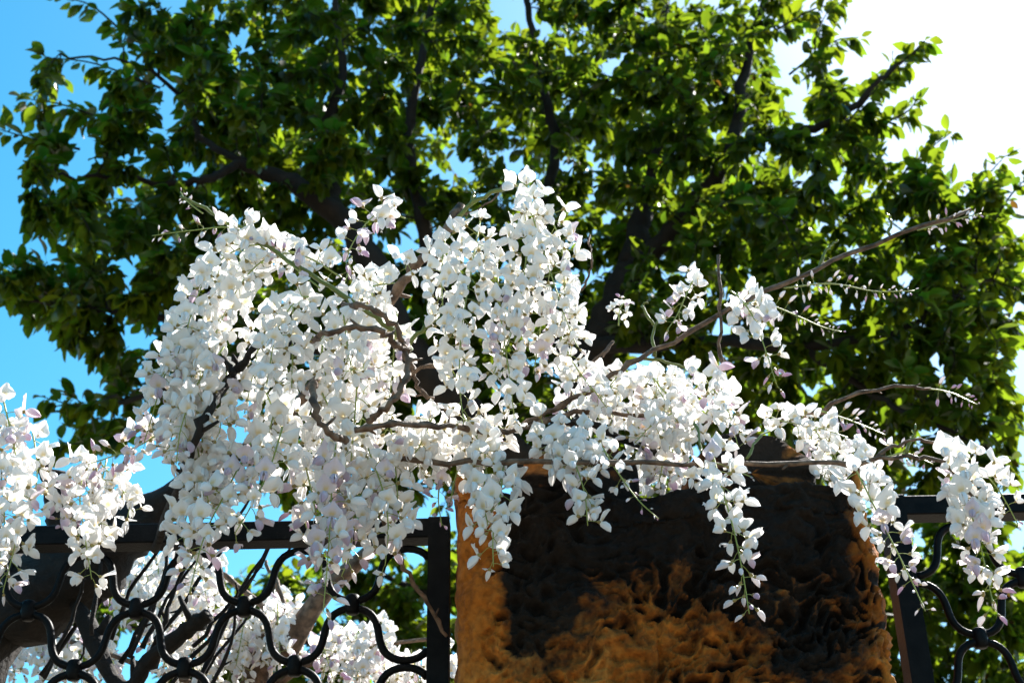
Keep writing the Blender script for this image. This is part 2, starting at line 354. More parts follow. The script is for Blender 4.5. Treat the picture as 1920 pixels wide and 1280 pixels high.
def make_tree(name, label, base, limbs, blobs, fingers, seed, n_twigs, per_twig, leaf_len, single=300):
    """limbs: polylines of (px, py, Y, radius in px); blobs: crown lobes (px, py, Y, rx, ry, rY, weight)"""
    rng = np.random.default_rng(seed); tr = thing(name, label, 'tree', base); O = np.array(tr.location)
    nodes = []
    for k, L in enumerate(limbs):
        P, R = [], []
        for q in L:
            if len(q) == 2: P.append(q[0]); R.append(q[1])
            else: p = at(*q[:3]); P.append(p); R.append(q[3] * mpp(p))
        S = spline([np.append(np.array(p), r) for p, r in zip(P, R)], 7); S[:, :3] += rng.normal(0, 0.006, (len(S), 3))
        mb = MB(); tube(mb, S[:, :3], np.maximum(S[:, 3], 0.004), 9, rough=0.10, rng=rng); link('trunk' if k == 0 else 'branch', mb.mesh('limb', [M_BARK], O), tr)
        nodes += [np.append(s[:3], s[3]) for s in S if s[2] > 2.2]
    nodes = np.array(nodes)
    # twig tips in the crown lobes, joined to the nearest wood
    tips = []; wsum = sum(b[6] for b in blobs)
    for b in blobs:
        c = np.array(at(*b[:3])); s = mpp(c); n = int(n_twigs * b[6] / wsum)
        d = unit(rng.normal(size=(n, 3))) * (rng.uniform(0, 1, (n, 1)) ** 0.42)
        tips.append(c + d[:, :1] * np.array(CR) * b[3] * s + d[:, 1:2] * np.array(CU) * b[4] * s + d[:, 2:] * np.array(CF) * b[5])
    tips = np.concatenate(tips); tips = tips[tips[:, 2] > 1.5]
    d0 = np.min(np.linalg.norm(tips[:, None] - nodes[None, :, :3], axis=2), axis=1); tips = tips[np.argsort(d0)]
    tw = MB(); LP, LX, LN = [], [], []; pool = nodes.copy()
    def dress(path, n, length):
        """leaves along the outer part of a shoot, alternating, drooping"""
        seg = np.linalg.norm(np.diff(path, axis=0), axis=1); cum = np.concatenate([[0], np.cumsum(seg)]); tot = cum[-1]
        pos = np.sort(np.append(tot - np.minimum(length, tot) * rng.uniform(0, 1, n - 3), [tot, tot - 0.01, tot - 0.02]))
        p = np.stack([np.interp(pos, cum, path[:, q]) for q in range(3)], -1)
        tan = unit(np.stack([np.interp(pos + 0.02, cum, path[:, q]) - np.interp(pos - 0.04, cum, path[:, q]) for q in range(3)], -1))
        side = rng.normal(size=(len(pos), 3)); side = unit(side - tan * (side * tan).sum(1, keepdims=True))
        x = unit(tan * rng.uniform(0.2, 0.9, (len(pos), 1)) + side * rng.uniform(0.6, 1.1, (len(pos), 1)) + np.array([0, 0, -1]) * rng.uniform(0.1, 1.15, (len(pos), 1)))
        up = np.array([0, 0, 1.0]) + rng.normal(0, 0.5, (len(pos), 3))
        LP.append(p); LX.append(x); LN.append(up)
    def shoot(a, tip, ra, n, length):
        L = np.linalg.norm(tip - a); m1 = a + (tip - a) * 0.35 + np.array([0, 0, 0.10 * L]) + rng.normal(0, 0.06 * L, 3); m2 = a + (tip - a) * 0.72 + np.array([0, 0, 0.08 * L]) + rng.normal(0, 0.05 * L, 3)
        S = spline([a, m1, m2, tip], 3); R = np.linspace(min(ra, 0.004 + 0.009 * L), 0.0018, len(S)); tube(tw, S, R, 4, caps=False)
        dress(spline([a, m1, m2, tip], 6), n, length); return S
    for k, t in enumerate(tips):
        dd = np.linalg.norm(pool[:, :3] - t, axis=1); j = int(np.argmin(dd + 0.05 * (pool[:, 3] < 0.004)))
        if dd[j] < 0.12: continue
        a = pool[j, :3]; L = dd[j]
        if L > 0.55: dirv = (t - a) / L; tgt = t
        S = shoot(a, t, max(0.003, pool[j, 3] * 0.7), int(per_twig * rng.uniform(0.6, 1.3)), min(0.55, L * 0.85))
        add = np.concatenate([S[3:-1], np.full((len(S) - 4, 1), 0.0035)], 1); pool = np.concatenate([pool, add[::2]])
    for path, n in fingers:
        S = spline([np.array(at(*q)) for q in path], 5); tube(tw, S, np.linspace(0.006, 0.0018, len(S)), 5); dress(S, n, 10)
    link('twigs', tw.mesh('twigs', [M_BARK], O), tr, kind='stuff')
    LP, LX, LN = map(np.concatenate, (LP, LX, LN)); N = len(LP)
    Z = unit(LN - LX * (LN * LX).sum(1, keepdims=True)); Yv = np.cross(Z, LX); M = np.stack([LX, Yv, Z], -1)   # columns
    size = leaf_len * rng.uniform(0.5, 1.3, N); var = rng.integers(0, len(LEAVES), N)
    base_c = np.array([0.10, 0.19, 0.034]); tintv = rng.normal(1, 0.16, (N, 1)).clip(0.55, 1.5); hue = rng.normal(0, 0.10, N)
    C = base_c * tintv; C[:, 0] *= 1 + hue; C[:, 2] *= 1 - hue
    dry = rng.random(N) < 0.015; C[dry] = (0.075, 0.05, 0.03); size[dry] *= 0.5
    # the leaves that show largest: in the frame, nearest
    u, v, z = project(LP); infr = (u > 5) & (u < 1915) & (v > 5) & (v < 1100); score = np.where(infr, z / size, 1e9)
    big = np.argsort(score)[:single]; isbig = np.zeros(N, bool); isbig[big] = True
    Vs, Ts, Cs, off = [], [], [], 0
    for q, (Vt, Tt) in enumerate(LEAVES):
        I = np.nonzero((var == q) & ~isbig)[0]
        if not len(I): continue
        W = np.einsum('nij,vj->nvi', M[I] * size[I, None, None], Vt) + LP[I][:, None]
        Vs.append(W.reshape(-1, 3)); Ts.append((Tt[None] + (np.arange(len(I)) * len(Vt))[:, None, None]).reshape(-1, 3) + off); off += len(I) * len(Vt)
        Cs.append(np.repeat(C[I], len(Vt), 0))
    link('foliage', mesh_from('foliage', np.concatenate(Vs) - O, np.concatenate(Ts), [M_LEAF], col=np.concatenate(Cs)), tr, kind='stuff')
    pal = [mesh_from('leaf', Vt, Tt, [M_LEAF], col=np.tile(base_c * (0.8 + 0.07 * q), (len(Vt), 1))) for q, (Vt, Tt) in enumerate(LEAVES)]
    for i in big:
        o = link('leaf', pal[var[i]], tr); m = np.eye(4); m[:3, :3] = M[i] * size[i]; m[:3, 3] = LP[i] - O; o.matrix_local = Matrix(m.tolist())
    print(name, 'twigs', len(tips), 'leaves', N)
    return tr

tb = at(1060, 1100, 6.0); tb = Vector((tb.x, tb.y, 0))
limbs = [
    [(tb, 0.20), (tb + Vector((0.02, 0, 1.6)), 0.15), (1040, 1000, 5.95, 46), (1085, 760, 5.8, 40), (1135, 610, 5.6, 34), (1185, 500, 5.5, 28)],
    [(1185, 500, 5.5, 26), (1205, 400, 5.5, 20), (1235, 290, 5.4, 15), (1250, 150, 5.3, 11), (1240, -60, 5.2, 7)],
    [(1185, 510, 5.5, 22), (1290, 400, 5.3, 18), (1372, 275, 5.1, 14), (1400, 120, 5.1, 9), (1440, -50, 5.0, 5)],
    [(1372, 275, 5.1, 11), (1480, 250, 5.0, 9), (1580, 215, 4.9, 7), (1650, 150, 4.8, 5), (1735, 80, 4.8, 2.5)],
    [(1050, 930, 5.9, 40), (900, 800, 5.5, 34), (760, 640, 5.2, 30), (690, 480, 5.0, 26), (640, 410, 5.0, 23), (560, 350, 4.95, 19), (450, 305, 4.9, 13)],
    [(450, 305, 4.9, 9), (390, 335, 4.8, 8), (320, 345, 4.8, 6), (200, 330, 4.7, 4), (60, 330, 4.6, 2)],
    [(450, 305, 4.9, 8), (375, 255, 4.9, 6), (350, 190, 4.9, 5), (250, 120, 4.8, 3), (110, 105, 4.7, 2)],
    [(650, 425, 5.0, 17), (612, 330, 5.1, 14), (605, 250, 5.1, 11), (640, 130, 5.0, 8), (620, -60, 5.0, 5)],
    [(860, 750, 5.5, 24), (820, 560, 5.4, 18), (790, 390, 5.3, 14), (765, 270, 5.3, 11), (790, 110, 5.2, 8), (830, -80, 5.2, 5)],
    [(1090, 740, 5.8, 20), (1010, 480, 5.7, 14), (1040, 280, 5.6, 10), (1000, 80, 5.5, 7), (980, -60, 5.5, 5)],
    [(1120, 650, 5.6, 18), (1320, 640, 5.3, 13), (1500, 650, 5.1, 10), (1680, 620, 5.0, 7), (1770, 565, 4.9, 5), (1860, 520, 4.9, 3)],
    [(820, 700, 5.3, 16), (520, 640, 5.1, 11), (330, 600, 5.0, 8), (180, 580, 4.9, 5), (40, 560, 4.8, 3)],
    [(520, 640, 5.1, 8), (330, 720, 5.1, 6), (200, 760, 5.1, 4), (90, 770, 5.0, 2)],
    [(1500, 650, 5.1, 8), (1640, 740, 5.0, 6), (1760, 800, 4.9, 4), (1890, 860, 4.9, 2)],
]
blobs = [(430, 250, 5.0, 360, 270, 0.8, 13), (190, 480, 4.9, 240, 190, 0.6, 8), (860, 120, 5.5, 500, 330, 1.2, 18), (1300, 200, 5.3, 300, 320, 1.0, 13),
         (1000, 560, 5.9, 620, 260, 0.9, 16), (1480, 500, 5.2, 330, 280, 0.8, 14), (1740, 610, 4.9, 170, 220, 0.6, 9), (1840, 520, 5.1, 90, 160, 0.4, 3), (420, 640, 5.3, 300, 140, 0.5, 5),
         (190, 770, 5.2, 110, 55, 0.25, 1.6), (1680, 820, 5.2, 250, 140, 0.6, 9), (760, -280, 5.8, 640, 300, 1.4, 18), (1610, 190, 4.9, 90, 80, 0.3, 1.2), (1760, 380, 4.8, 120, 70, 0.35, 3),
         (640, 820, 6.0, 250, 160, 0.5, 3),
         (820, 150, 6.9, 560, 330, 0.6, 13), (420, 450, 6.4, 330, 200, 0.5, 6), (1250, 330, 6.7, 300, 300, 0.5, 8), (860, 620, 6.3, 340, 260, 0.5, 12), (720, 860, 6.2, 260, 120, 0.4, 4), (1150, 820, 6.4, 320, 120, 0.4, 7), (1420, 760, 6.0, 200, 120, 0.4, 4)]
fingers = [([(300, 165, 4.8), (180, 120, 4.75), (85, 108, 4.7)], 26), ([(260, 250, 4.8), (130, 200, 4.7), (45, 185, 4.65)], 22), ([(230, 60, 4.8), (170, 10, 4.75), (110, -5, 4.7)], 12),
           ([(150, 280, 4.7), (60, 260, 4.65), (-10, 240, 4.6)], 22), ([(1540, 290, 4.9), (1640, 170, 4.85), (1735, 75, 4.8)], 46), ([(1660, 360, 4.9), (1730, 290, 4.85), (1785, 248, 4.8)], 26),
           ([(1800, 380, 4.8), (1850, 330, 4.8), (1885, 292, 4.8)], 18), ([(1860, 420, 4.7), (1900, 360, 4.65), (1935, 325, 4.6)], 22), ([(1480, 140, 4.9), (1560, 80, 4.9), (1610, 70, 4.85)], 22),
           ([(1450, 60, 4.95), (1520, 20, 4.9), (1575, 5, 4.9)], 26), ([(220, 740, 5.0), (150, 760, 5.0), (85, 745, 4.95)], 22), ([(240, 800, 5.0), (160, 830, 5.0), (110, 828, 4.95)], 22), ([(1640, 240, 4.9), (1700, 210, 4.85), (1720, 185, 4.8)], 16),
           ([(1780, 740, 4.9), (1840, 740, 4.85), (1895, 760, 4.8)], 22), ([(1780, 840, 4.9), (1840, 860, 4.85), (1905, 885, 4.8)], 26), ([(1800, 560, 4.8), (1860, 590, 4.75), (1900, 600, 4.7)], 26)]
make_tree('broadleaf_tree', 'tall broadleaf tree with dense dark crown filling the sky above the wisteria', tb, limbs, blobs, [(p, int(n * 2.3)) for p, n in fingers], 11, 2850, 38, 0.076)

sb = at(1300, 1200, 8.6); sb = Vector((sb.x, sb.y, 0))
limbs2 = [[(sb, 0.14), (sb + Vector((0, 0, 1.8)), 0.12), (1300, 1300, 8.6, 26), (1290, 1150, 8.6, 20), (1260, 1000, 8.6, 12)],
          [(1300, 1300, 8.6, 18), (1500, 1220, 8.4, 13), (1700, 1150, 8.2, 9), (1900, 1080, 8.0, 5)],
          [(1300, 1320, 8.6, 16), (1050, 1220, 8.6, 12), (850, 1130, 8.6, 8), (720, 1080, 8.5, 5)], [(1050, 1220, 8.6, 9), (760, 1230, 8.6, 7), (500, 1190, 8.5, 5), (220, 1170, 8.5, 3)],
          [(1500, 1220, 8.4, 9), (1680, 1280, 8.3, 7), (1860, 1290, 8.2, 5)]]
blobs2 = [(1250, 1060, 8.7, 460, 190, 1.0, 12), (1790, 1110, 8.2, 240, 190, 0.9, 12), (760, 1100, 8.6, 130, 120, 0.5, 3), (1850, 1350, 8.2, 350, 150, 0.9, 7), (980, 1330, 8.6, 260, 130, 0.6, 5), (520, 1130, 8.6, 150, 110, 0.5, 2.5), (240, 1150, 8.5, 160, 80, 0.5, 2), (560, 1290, 8.5, 300, 80, 0.5, 3)]
make_tree('broadleaf_tree', 'lower green tree seen through the fence bars behind the sandstone pillar', sb, limbs2, blobs2, [], 23, 900, 38, 0.095)

# ------------------------------------------------------------------ the wisteria: flower templates
WHITE = np.array([0.88, 0.88, 0.88]); CREAM = np.array([0.86, 0.80, 0.66]); YEL = np.array([0.72, 0.48, 0.06]); MAUVE = np.array([0.56, 0.38, 0.54])
STALK = np.array([0.30, 0.36, 0.10]); CALYX = np.array([0.30, 0.24, 0.09])
def flower_template(kind, seed, mauve):
    """origin where the pedicel leaves the rachis, +X outwards, +Z up, in metres"""
    r = random.Random(seed * 7 + hash(kind) % 5 if False else seed * 7 + {'open': 1, 'half': 2, 'bud': 3}[kind]); mb = MB(); cm = 0.01
    px_ = MAUVE * 0.42 + WHITE * 0.58 if mauve else WHITE * 1.0
    pl = r.uniform(1.0, 1.5); dz = r.uniform(-0.25, 0.15)
    tube(mb, np.array([(0, 0, 0), (pl * 0.5, 0, dz * 0.3 + 0.06), (pl, 0, dz)]) * cm, 0.045 * cm, 4, STALK, 1, caps=False)
    # calyx
    tube(mb, np.array([(pl - 0.05, 0, dz), (pl + 0.16, 0, dz), (pl + 0.42, 0, dz + 0.02)]) * cm, np.array([0.06, 0.20, 0.24]) * cm, 6, CALYX * (0.8 if mauve else 1), 1, caps=False)
    B = np.array([pl + 0.36, 0, dz])
    if kind != 'bud':
        nu, nv = 8, 6; half = kind == 'half'
        w, h = (1.18, 1.95) if not half else (0.8, 1.6); w *= r.uniform(0.82, 1.15); h *= r.uniform(0.82, 1.12)
        refl = r.uniform(-0.65, 0.4) if not half else r.uniform(-1.1, -0.6); curl = r.uniform(0.15, 0.9); asym = r.uniform(-0.25, 0.25); ph = r.uniform(0, 6); V, C = [], []
        for j in range(nv):
            v = j / (nv - 1)
            for i in range(nu):
                u = -1 + 2 * i / (nu - 1)
                hw = w * (math.sin(math.pi * min(1, 0.10 + 0.86 * v ** 0.8)) ** 0.62)
                y = u * hw * (1 + asym * v)
                z = h * (v - 0.13 * v ** 3 * (1 - min(1, abs(u) * 1.4)) ** 2 * 0.8 - 0.30 * v * u * u * (1 if v > .5 else 0.6) * v)
                x = 0.22 * math.sin(v * 2.2) - refl * v * v * 0.9 - curl * u * u * (0.35 + 0.65 * v) * (1.0 if not half else -1.3) * w * 0.6 + 0.10 * math.exp(-(u / 0.22) ** 2) * (1 - v)
                x += 0.12 * math.sin(u * 4 + ph) * v + 0.07 * math.sin(u * 8 + ph * 2) * v * v
                V.append(B + np.array([x, y, z])); f = math.exp(-(u / 0.26) ** 2) * max(0, 1 - abs(v - 0.22) / 0.24)
                c = px_ * (1 - 0.25 * max(0, .25 - v)) ; cr = max(0, 0.45 - v) * 0.9; C.append((c * (1 - cr) + CREAM * cr) * (1 - f) + YEL * f)
        mb.add(np.array(V) * cm, grid_tris(nu, nv), np.array(C), 0)
    # wings and keel: two half shells forming a drooping teardrop
    L = {'open': r.uniform(1.45, 1.8), 'half': 1.5, 'bud': r.uniform(1.4, 1.9)}[kind]; R = {'open': 0.42, 'half': 0.40, 'bud': 0.32}[kind] * r.uniform(0.9, 1.15)
    droop = r.uniform(0.35, 0.95) if kind != 'bud' else r.uniform(0.1, 0.5); gap = {'open': r.uniform(0.04, 0.22), 'half': 0.04, 'bud': 0.0}[kind]
    D = np.array([math.cos(droop), 0, -math.sin(droop)]); Nn = np.array([math.sin(droop), 0, math.cos(droop)]); nu, nv = 5, 5
    for s in (-1, 1):
        V, C = [], []
        for j in range(nv):
            t = j / (nv - 1); rr = R * (math.sin(math.pi * min(0.97, 0.06 + 0.90 * t ** 0.75)) ** 0.75)
            if j == nv - 1: rr *= 0.35
            for i in range(nu):
                a = math.pi * (0.5 - i / (nu - 1)); yy = s * (rr * math.cos(a) * 0.9 + gap * t * (1 if kind == 'open' else .3)); nn = rr * math.sin(a) * 1.15 + 0.22 * math.sin(t * 2.6)
                V.append(B + D * L * t + Nn * nn + np.array([0, yy, 0])); k = (0.75 if mauve else 0.05) * t if kind != 'bud' else (0.8 if mauve else 0.22)
                c = px_ * (1 - k) + (MAUVE * 0.85) * k; cb = max(0, 0.35 - t); C.append(c * (1 - cb) + CREAM * cb)
        mb.add(np.array(V) * cm, grid_tris(nu, nv, s < 0), np.array(C), 0)
    return mb.arrays()
TPL = {}
for kind, nvar in (('open', 12), ('half', 5), ('bud', 4)):
    for mv in (0, 1):
        for s in range(nvar): TPL[kind, mv, s] = flower_template(kind, s + 1, mv)
NVAR = {'open': 12, 'half': 5, 'bud': 4}; FMESH = {}
def flower_mesh(key):
    if key not in FMESH:
        V, T, C, MI = TPL[key]; FMESH[key] = mesh_from({'open': 'flower', 'half': 'flower', 'bud': 'flower_bud'}[key[0]], V, T, [M_PETAL, M_GREEN], MI, C)
    return FMESH[key]

class Vine:
    """one wisteria plant: woody and green stems, racemes, single flowers"""
    def __init__(s, obj, seed): s.o, s.O, s.rng, s.R = obj, np.array(obj.location), np.random.default_rng(seed), []
    def stem(s, pts, r0, r1, mtl, sides=8, rough=0.08, name='stem', sub=5):
        """pts: (px, py, Y); radii in photograph pixels"""
        W = spline([np.array(at(*q)) for q in pts], sub); R = np.linspace(r0, r1, len(W)) * np.array([mpp(p) for p in W])
        W[1:-1] += s.rng.normal(0, 0.0012, (len(W) - 2, 3))
        # nodes: slight swellings
        for k in range(2, len(W) - 1, 4): R[k] *= 1.22
        mb = MB()
        if mtl is not M_GREEN:
            W[1:-1] += s.rng.normal(0, 0.0011, (len(W) - 2, 3)); R *= s.rng.uniform(0.86, 1.16, len(R)); rough = max(rough, 0.13)
            for k in range(2, len(W) - 2, 5):
                d = unit(s.rng.normal(size=3) + np.array([0, 0, 0.5])) * s.rng.uniform(2.0, 5.0) * R[k]; tube(mb, [W[k], W[k] + d * 0.6, W[k] + d], [R[k] * 0.55, R[k] * 0.45, R[k] * 0.3], 5)
        tube(mb, W, R, sides, GREENC if mtl is M_GREEN else (1, 1, 1), 0, rough=rough, rng=s.rng); return link(name, mb.mesh(name, [mtl], s.O), s.o)
    def raceme(s, path, dens=165, opn=0.75, half=0.15, mauve=0.15, size=1.0, tip=0.8, r=0.0011, spread=1.0):
        """path: world points from base to tip"""
        S = spline([np.array(p) for p in path], 6); seg = np.linalg.norm(np.diff(S, axis=0), axis=1); cum = np.concatenate([[0], np.cumsum(seg)]); L = cum[-1]
        F = []; n = max(4, int(L * dens)); phi = s.rng.uniform(0, 6.3)
        for k in range(n):
            t = (k + s.rng.uniform(0, 0.9)) / n; d = 0.012 + t * (L - 0.012); p = np.array([np.interp(d, cum, S[:, q]) for q in range(3)])
            T = unit(np.array([np.interp(d + 0.004, cum, S[:, q]) - np.interp(d - 0.004, cum, S[:, q]) for q in range(3)])); phi += 2.399 + s.rng.normal(0, 0.25)
            ref = np.array([0, 0, 1.0]) if abs(T[2]) < 0.8 else np.array([0, 1.0, 0]); N = unit(np.cross(T, ref)); Bn = np.cross(T, N); Od = N * math.cos(phi) + Bn * math.sin(phi)
            kind = 'open' if t < opn else ('half' if t < opn + half else 'bud'); kind = 'half' if kind == 'open' and s.rng.random() < 0.12 else kind; X = unit(Od + T * s.rng.uniform(0.0, 0.35 + 0.7 * t) + s.rng.normal(0, 0.14, 3) + np.array([0, 0, s.rng.uniform(-0.15, 0.3)]))
            Zr = np.array([0, 0, 1.0]) + s.rng.normal(0, 0.16, 3)
            if abs(X[2]) > 0.9: Zr = Zr - T
            Z = unit(Zr - X * X.dot(Zr)); Yv = np.cross(Z, X)
            sc = 1.04 * size * (1.05 - 0.15 * t) * s.rng.uniform(0.82, 1.15) * (1.0 if t < opn else 1.0 - (1 - tip) * (t - opn) / max(0.05, 1 - opn)) * spread
            F.append(((kind, int(s.rng.random() < mauve + 0.35 * max(0, t - opn)), int(s.rng.integers(NVAR[kind]))), p, np.stack([X, Yv, Z], -1) * sc, X))
        s.R.append((S, r, F))
    def finish(s, single):
        allf = []
        for ri, (S, r, F) in enumerate(s.R):
            for fi, (key, p, M, X) in enumerate(F):
                u, v, z = project(p)
                if 10 < u < 1910 and 10 < v < 1270 and key[0] != 'bud':
                    face = X.dot(unit(np.array(CAM) - p)); allf.append((z - 0.10 * face - (0.05 if key[0] == 'open' else 0), ri, fi))
        allf.sort(); chosen = {(ri, fi) for _, ri, fi in allf[:single]}; tot = 0
        for ri, (S, r, F) in enumerate(s.R):
            mb = MB(); tube(mb, S, np.linspace(r, r * 0.55, len(S)), 5, STALK, 0); ro = link('flower_raceme', mb.mesh('flower_raceme', [M_GREEN], s.O), s.o)
            Vs, Ts, Cs, Ms, off = [], [], [], [], 0; tot += len(F)
            for fi, (key, p, M, X) in enumerate(F):
                if (ri, fi) in chosen:
                    o = link('flower', flower_mesh(key), ro); m = np.eye(4); m[:3, :3] = M; m[:3, 3] = p - s.O; o.matrix_local = Matrix(m.tolist())
                else:
                    V, T, C, MI = TPL[key]; Vs.append(V @ M.T + p - s.O); Ts.append(T + off); off += len(V); Cs.append(C); Ms.append(MI)
            if Vs: link('flowers', mesh_from('flowers', np.concatenate(Vs), np.concatenate(Ts), [M_PETAL, M_GREEN], np.concatenate(Ms), np.concatenate(Cs)), ro, kind='stuff')
        print('racemes', len(s.R), 'flowers', tot)
GREENC = np.array([0.17, 0.20, 0.06])
def inside(poly, x, y):
    c = False; j = len(poly) - 1
    for i in range(len(poly)):
        (xi, yi), (xj, yj) = poly[i], poly[j]
        if (yi > y) != (yj > y) and x < (xj - xi) * (y - yi) / (yj - yi) + xi: c = not c
        j = i
    return c
def fill(vine, poly, n, Y0, Y1, lmin, lmax, drift=0.25, seed=0, hole=None, **kw):
    """racemes hanging down through a mass of blossom outlined by poly"""
    r = random.Random(seed); xs, ys = [p[0] for p in poly], [p[1] for p in poly]; made = tries = 0
    while made < n and tries < 6000:
        tries += 1; x, y = r.uniform(min(xs), max(xs)), r.uniform(min(ys), max(ys)); L = r.uniform(lmin, lmax); dx = r.uniform(-drift, drift); Y = r.uniform(Y0, Y1); dY = r.uniform(-0.05, 0.05)
        q = [(x + dx * L * t + 0.12 * L * dx * t * t, y + L * t, Y + dY * t) for t in (0, .25, .5, .75, 1)]
        ok = lambda a: inside(poly, a[0], a[1]) and not (hole and math.hypot((a[0] - hole[0]) / hole[2], (a[1] - hole[1]) / hole[3]) < 1)
        if not all(ok(a) for a in q): continue
        vine.raceme([at(*a) for a in q], **kw); made += 1

# ------------------------------------------------------------------ the wisteria over the fence and pillar
vb = at(-60, 1230, 1.95); vroot = Vector((vb.x - 0.1, vb.y, 0))
wist = thing('wisteria_vine', 'white flowering wisteria vine draped over the iron fence and the sandstone pillar', 'wisteria', vroot)
vn = Vine(wist, 5)
# old trunk behind the fence
W = spline([np.array(vroot), np.array(vroot) + (0.02, 0, 0.7), np.array(vroot) + (-0.02, -0.02, 1.4), np.array(at(-60, 1230, 1.93)), np.array(at(70, 1125, 1.9)), np.array(at(170, 1055, 1.86)), np.array(at(270, 970, 1.84)), np.array(at(370, 895, 1.80)), np.array(at(450, 850, 1.76))], 6)
mb = MB(); Rr = np.interp(np.linspace(0, 1, len(W)), [0, 0.45, 0.6, 0.72, 0.8, 1], [0.07, 0.06, 0.055, 0.036, 0.020, 0.009])
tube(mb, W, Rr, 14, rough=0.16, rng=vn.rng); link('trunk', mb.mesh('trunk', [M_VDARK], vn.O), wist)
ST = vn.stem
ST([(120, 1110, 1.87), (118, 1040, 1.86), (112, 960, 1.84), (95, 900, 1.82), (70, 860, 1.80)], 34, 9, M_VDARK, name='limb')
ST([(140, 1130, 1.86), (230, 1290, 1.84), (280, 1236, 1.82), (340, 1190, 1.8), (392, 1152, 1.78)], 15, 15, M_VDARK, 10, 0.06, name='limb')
ST([(290, 1030, 1.70), (330, 925, 1.52), (360, 840, 1.42), (385, 780, 1.40), (430, 715, 1.44), (482, 645, 1.39)], 9, 7, M_VDARK)
ST([(415, 668, 1.42), (430, 690, 1.42), (440, 712, 1.43)], 5, 6, M_VDARK)
ST([(450, 850, 1.74), (560, 760, 1.68), (650, 640, 1.62), (720, 580, 1.57), (762, 515, 1.54), (805, 475, 1.53), (842, 425, 1.52), (866, 383, 1.52)], 10, 8, M_VINE)
ST([(790, 490, 1.53), (815, 460, 1.52), (835, 440, 1.51)], 5, 4, M_VINE)
ST([(585, 640, 1.47), (612, 626, 1.39), (655, 615, 1.38), (712, 622, 1.39), (748, 650, 1.42), (760, 672, 1.45)], 5, 6, M_VINE, 10, 0.04)
ST([(645, 575, 1.48), (664, 572, 1.41), (702, 582, 1.40), (742, 612, 1.41), (760, 655, 1.43), (765, 700, 1.42), (742, 742, 1.41), (716, 766, 1.41), (690, 790, 1.43)], 5, 5.5, M_VINE, 10, 0.04)
ST([(760, 672, 1.5), (785, 725, 1.5), (812, 755, 1.5), (840, 770, 1.52)], 5, 3.5, M_VINE)
ST([(592, 715, 1.46), (588, 742, 1.38), (597, 785, 1.375), (622, 815, 1.385), (650, 828, 1.42)], 6, 7, M_VINE, 10, 0.05)
ST([(665, 806, 1.40), (720, 798, 1.40), (800, 794, 1.42), (900, 806, 1.47), (980, 804, 1.5), (1080, 772, 1.55), (1200, 780, 1.62), (1335, 792, 1.66)], 6, 4, M_VINE)
ST([(700, 850, 1.50), (780, 866, 1.47), (960, 868, 1.46), (1200, 869, 1.45), (1400, 870, 1.45), (1570, 866, 1.45), (1692, 855, 1.45)], 5.5, 4.5, M_VINE, 8, 0.03)
ST([(1692, 855, 1.45), (1760, 862, 1.44), (1800, 900, 1.43), (1845, 960, 1.43)], 4, 2.5, M_VINE)
ST([(1640, 860, 1.45), (1700, 825, 1.45), (1760, 830, 1.45), (1810, 860, 1.45)], 3.5, 2, M_VINE)
ST([(960, 806, 1.52), (1040, 770, 1.52), (1120, 720, 1.53), (1200, 670, 1.54), (1350, 590, 1.55), (1440, 545, 1.56), (1600, 474, 1.57), (1820, 392, 1.58)], 6, 3.5, M_VINE)
ST([(1351, 708, 1.56), (1349, 600, 1.55), (1347, 478, 1.54)], 3.6, 3, M_VINE)
ST([(770, 655, 1.5), (720, 605, 1.44), (640, 552, 1.42), (540, 488, 1.41), (450, 428, 1.41), (395, 398, 1.41), (338, 368, 1.41)], 5.5, 2.4, M_GREEN)
ST([(750, 660, 1.48), (790, 620, 1.47), (825, 595, 1.47)], 5, 3, M_GREEN)
ST([(850, 420, 1.52), (880, 385, 1.51), (930, 358, 1.5), (985, 345, 1.5)], 4.5, 3.4, M_GREEN)
ST([(845, 420, 1.52), (920, 375, 1.52), (945, 345, 1.52)], 2, 1.5, M_VINE)
ST([(1090, 545, 1.5), (1108, 500, 1.5), (1106, 440, 1.5)], 2.2, 1.6, M_VINE)
ST([(1440, 800, 1.6), (1520, 772, 1.58), (1610, 738, 1.57), (1690, 722, 1.57), (1745, 728, 1.57)], 4.5, 2.5, M_VINE)
ST([(705, 915, 1.52), (722, 985, 1.54), (760, 1065, 1.57), (800, 1130, 1.6), (838, 1192, 1.62)], 4.2, 3.6, M_VINE)
ST([(720, 768, 1.5), (790, 690, 1.5), (880, 685, 1.52)], 5, 3, M_VINE)
ST([(1150, 640, 1.58), (1110, 680, 1.57), (1085, 705, 1.56)], 3.5, 2.5, M_VINE)
ST([(1060, 790, 1.62), (1110, 795, 1.62), (1180, 830, 1.62), (1230, 850, 1.6)], 7, 6, M_VDARK)
for p in ([(1228, 668, 1.55), (1226, 610, 1.55), (1262, 575, 1.55)], [(1226, 610, 1.55), (1205, 575, 1.55), (1215, 568, 1.55)], [(1535, 503, 1.57), (1552, 465, 1.57), (1572, 450, 1.57)], [(1668, 440, 1.57), (1672, 418, 1.57), (1662, 400, 1.57)],
          [(1200, 672, 1.55), (1260, 680, 1.56), (1310, 700, 1.57)], [(1305, 790, 1.5), (1310, 820, 1.48), (1320, 850, 1.46)], [(1400, 860, 1.46), (1418, 825, 1.47), (1455, 800, 1.5)], [(1700, 850, 1.45), (1712, 815, 1.45), (1716, 795, 1.45)],
          [(465, 435, 1.41), (462, 410, 1.41), (466, 395, 1.41)], [(880, 385, 1.51), (888, 365, 1.51), (886, 355, 1.51)]):
    ST(p, 3.0, 1.6, M_GREEN)
r_ = random.Random(3)
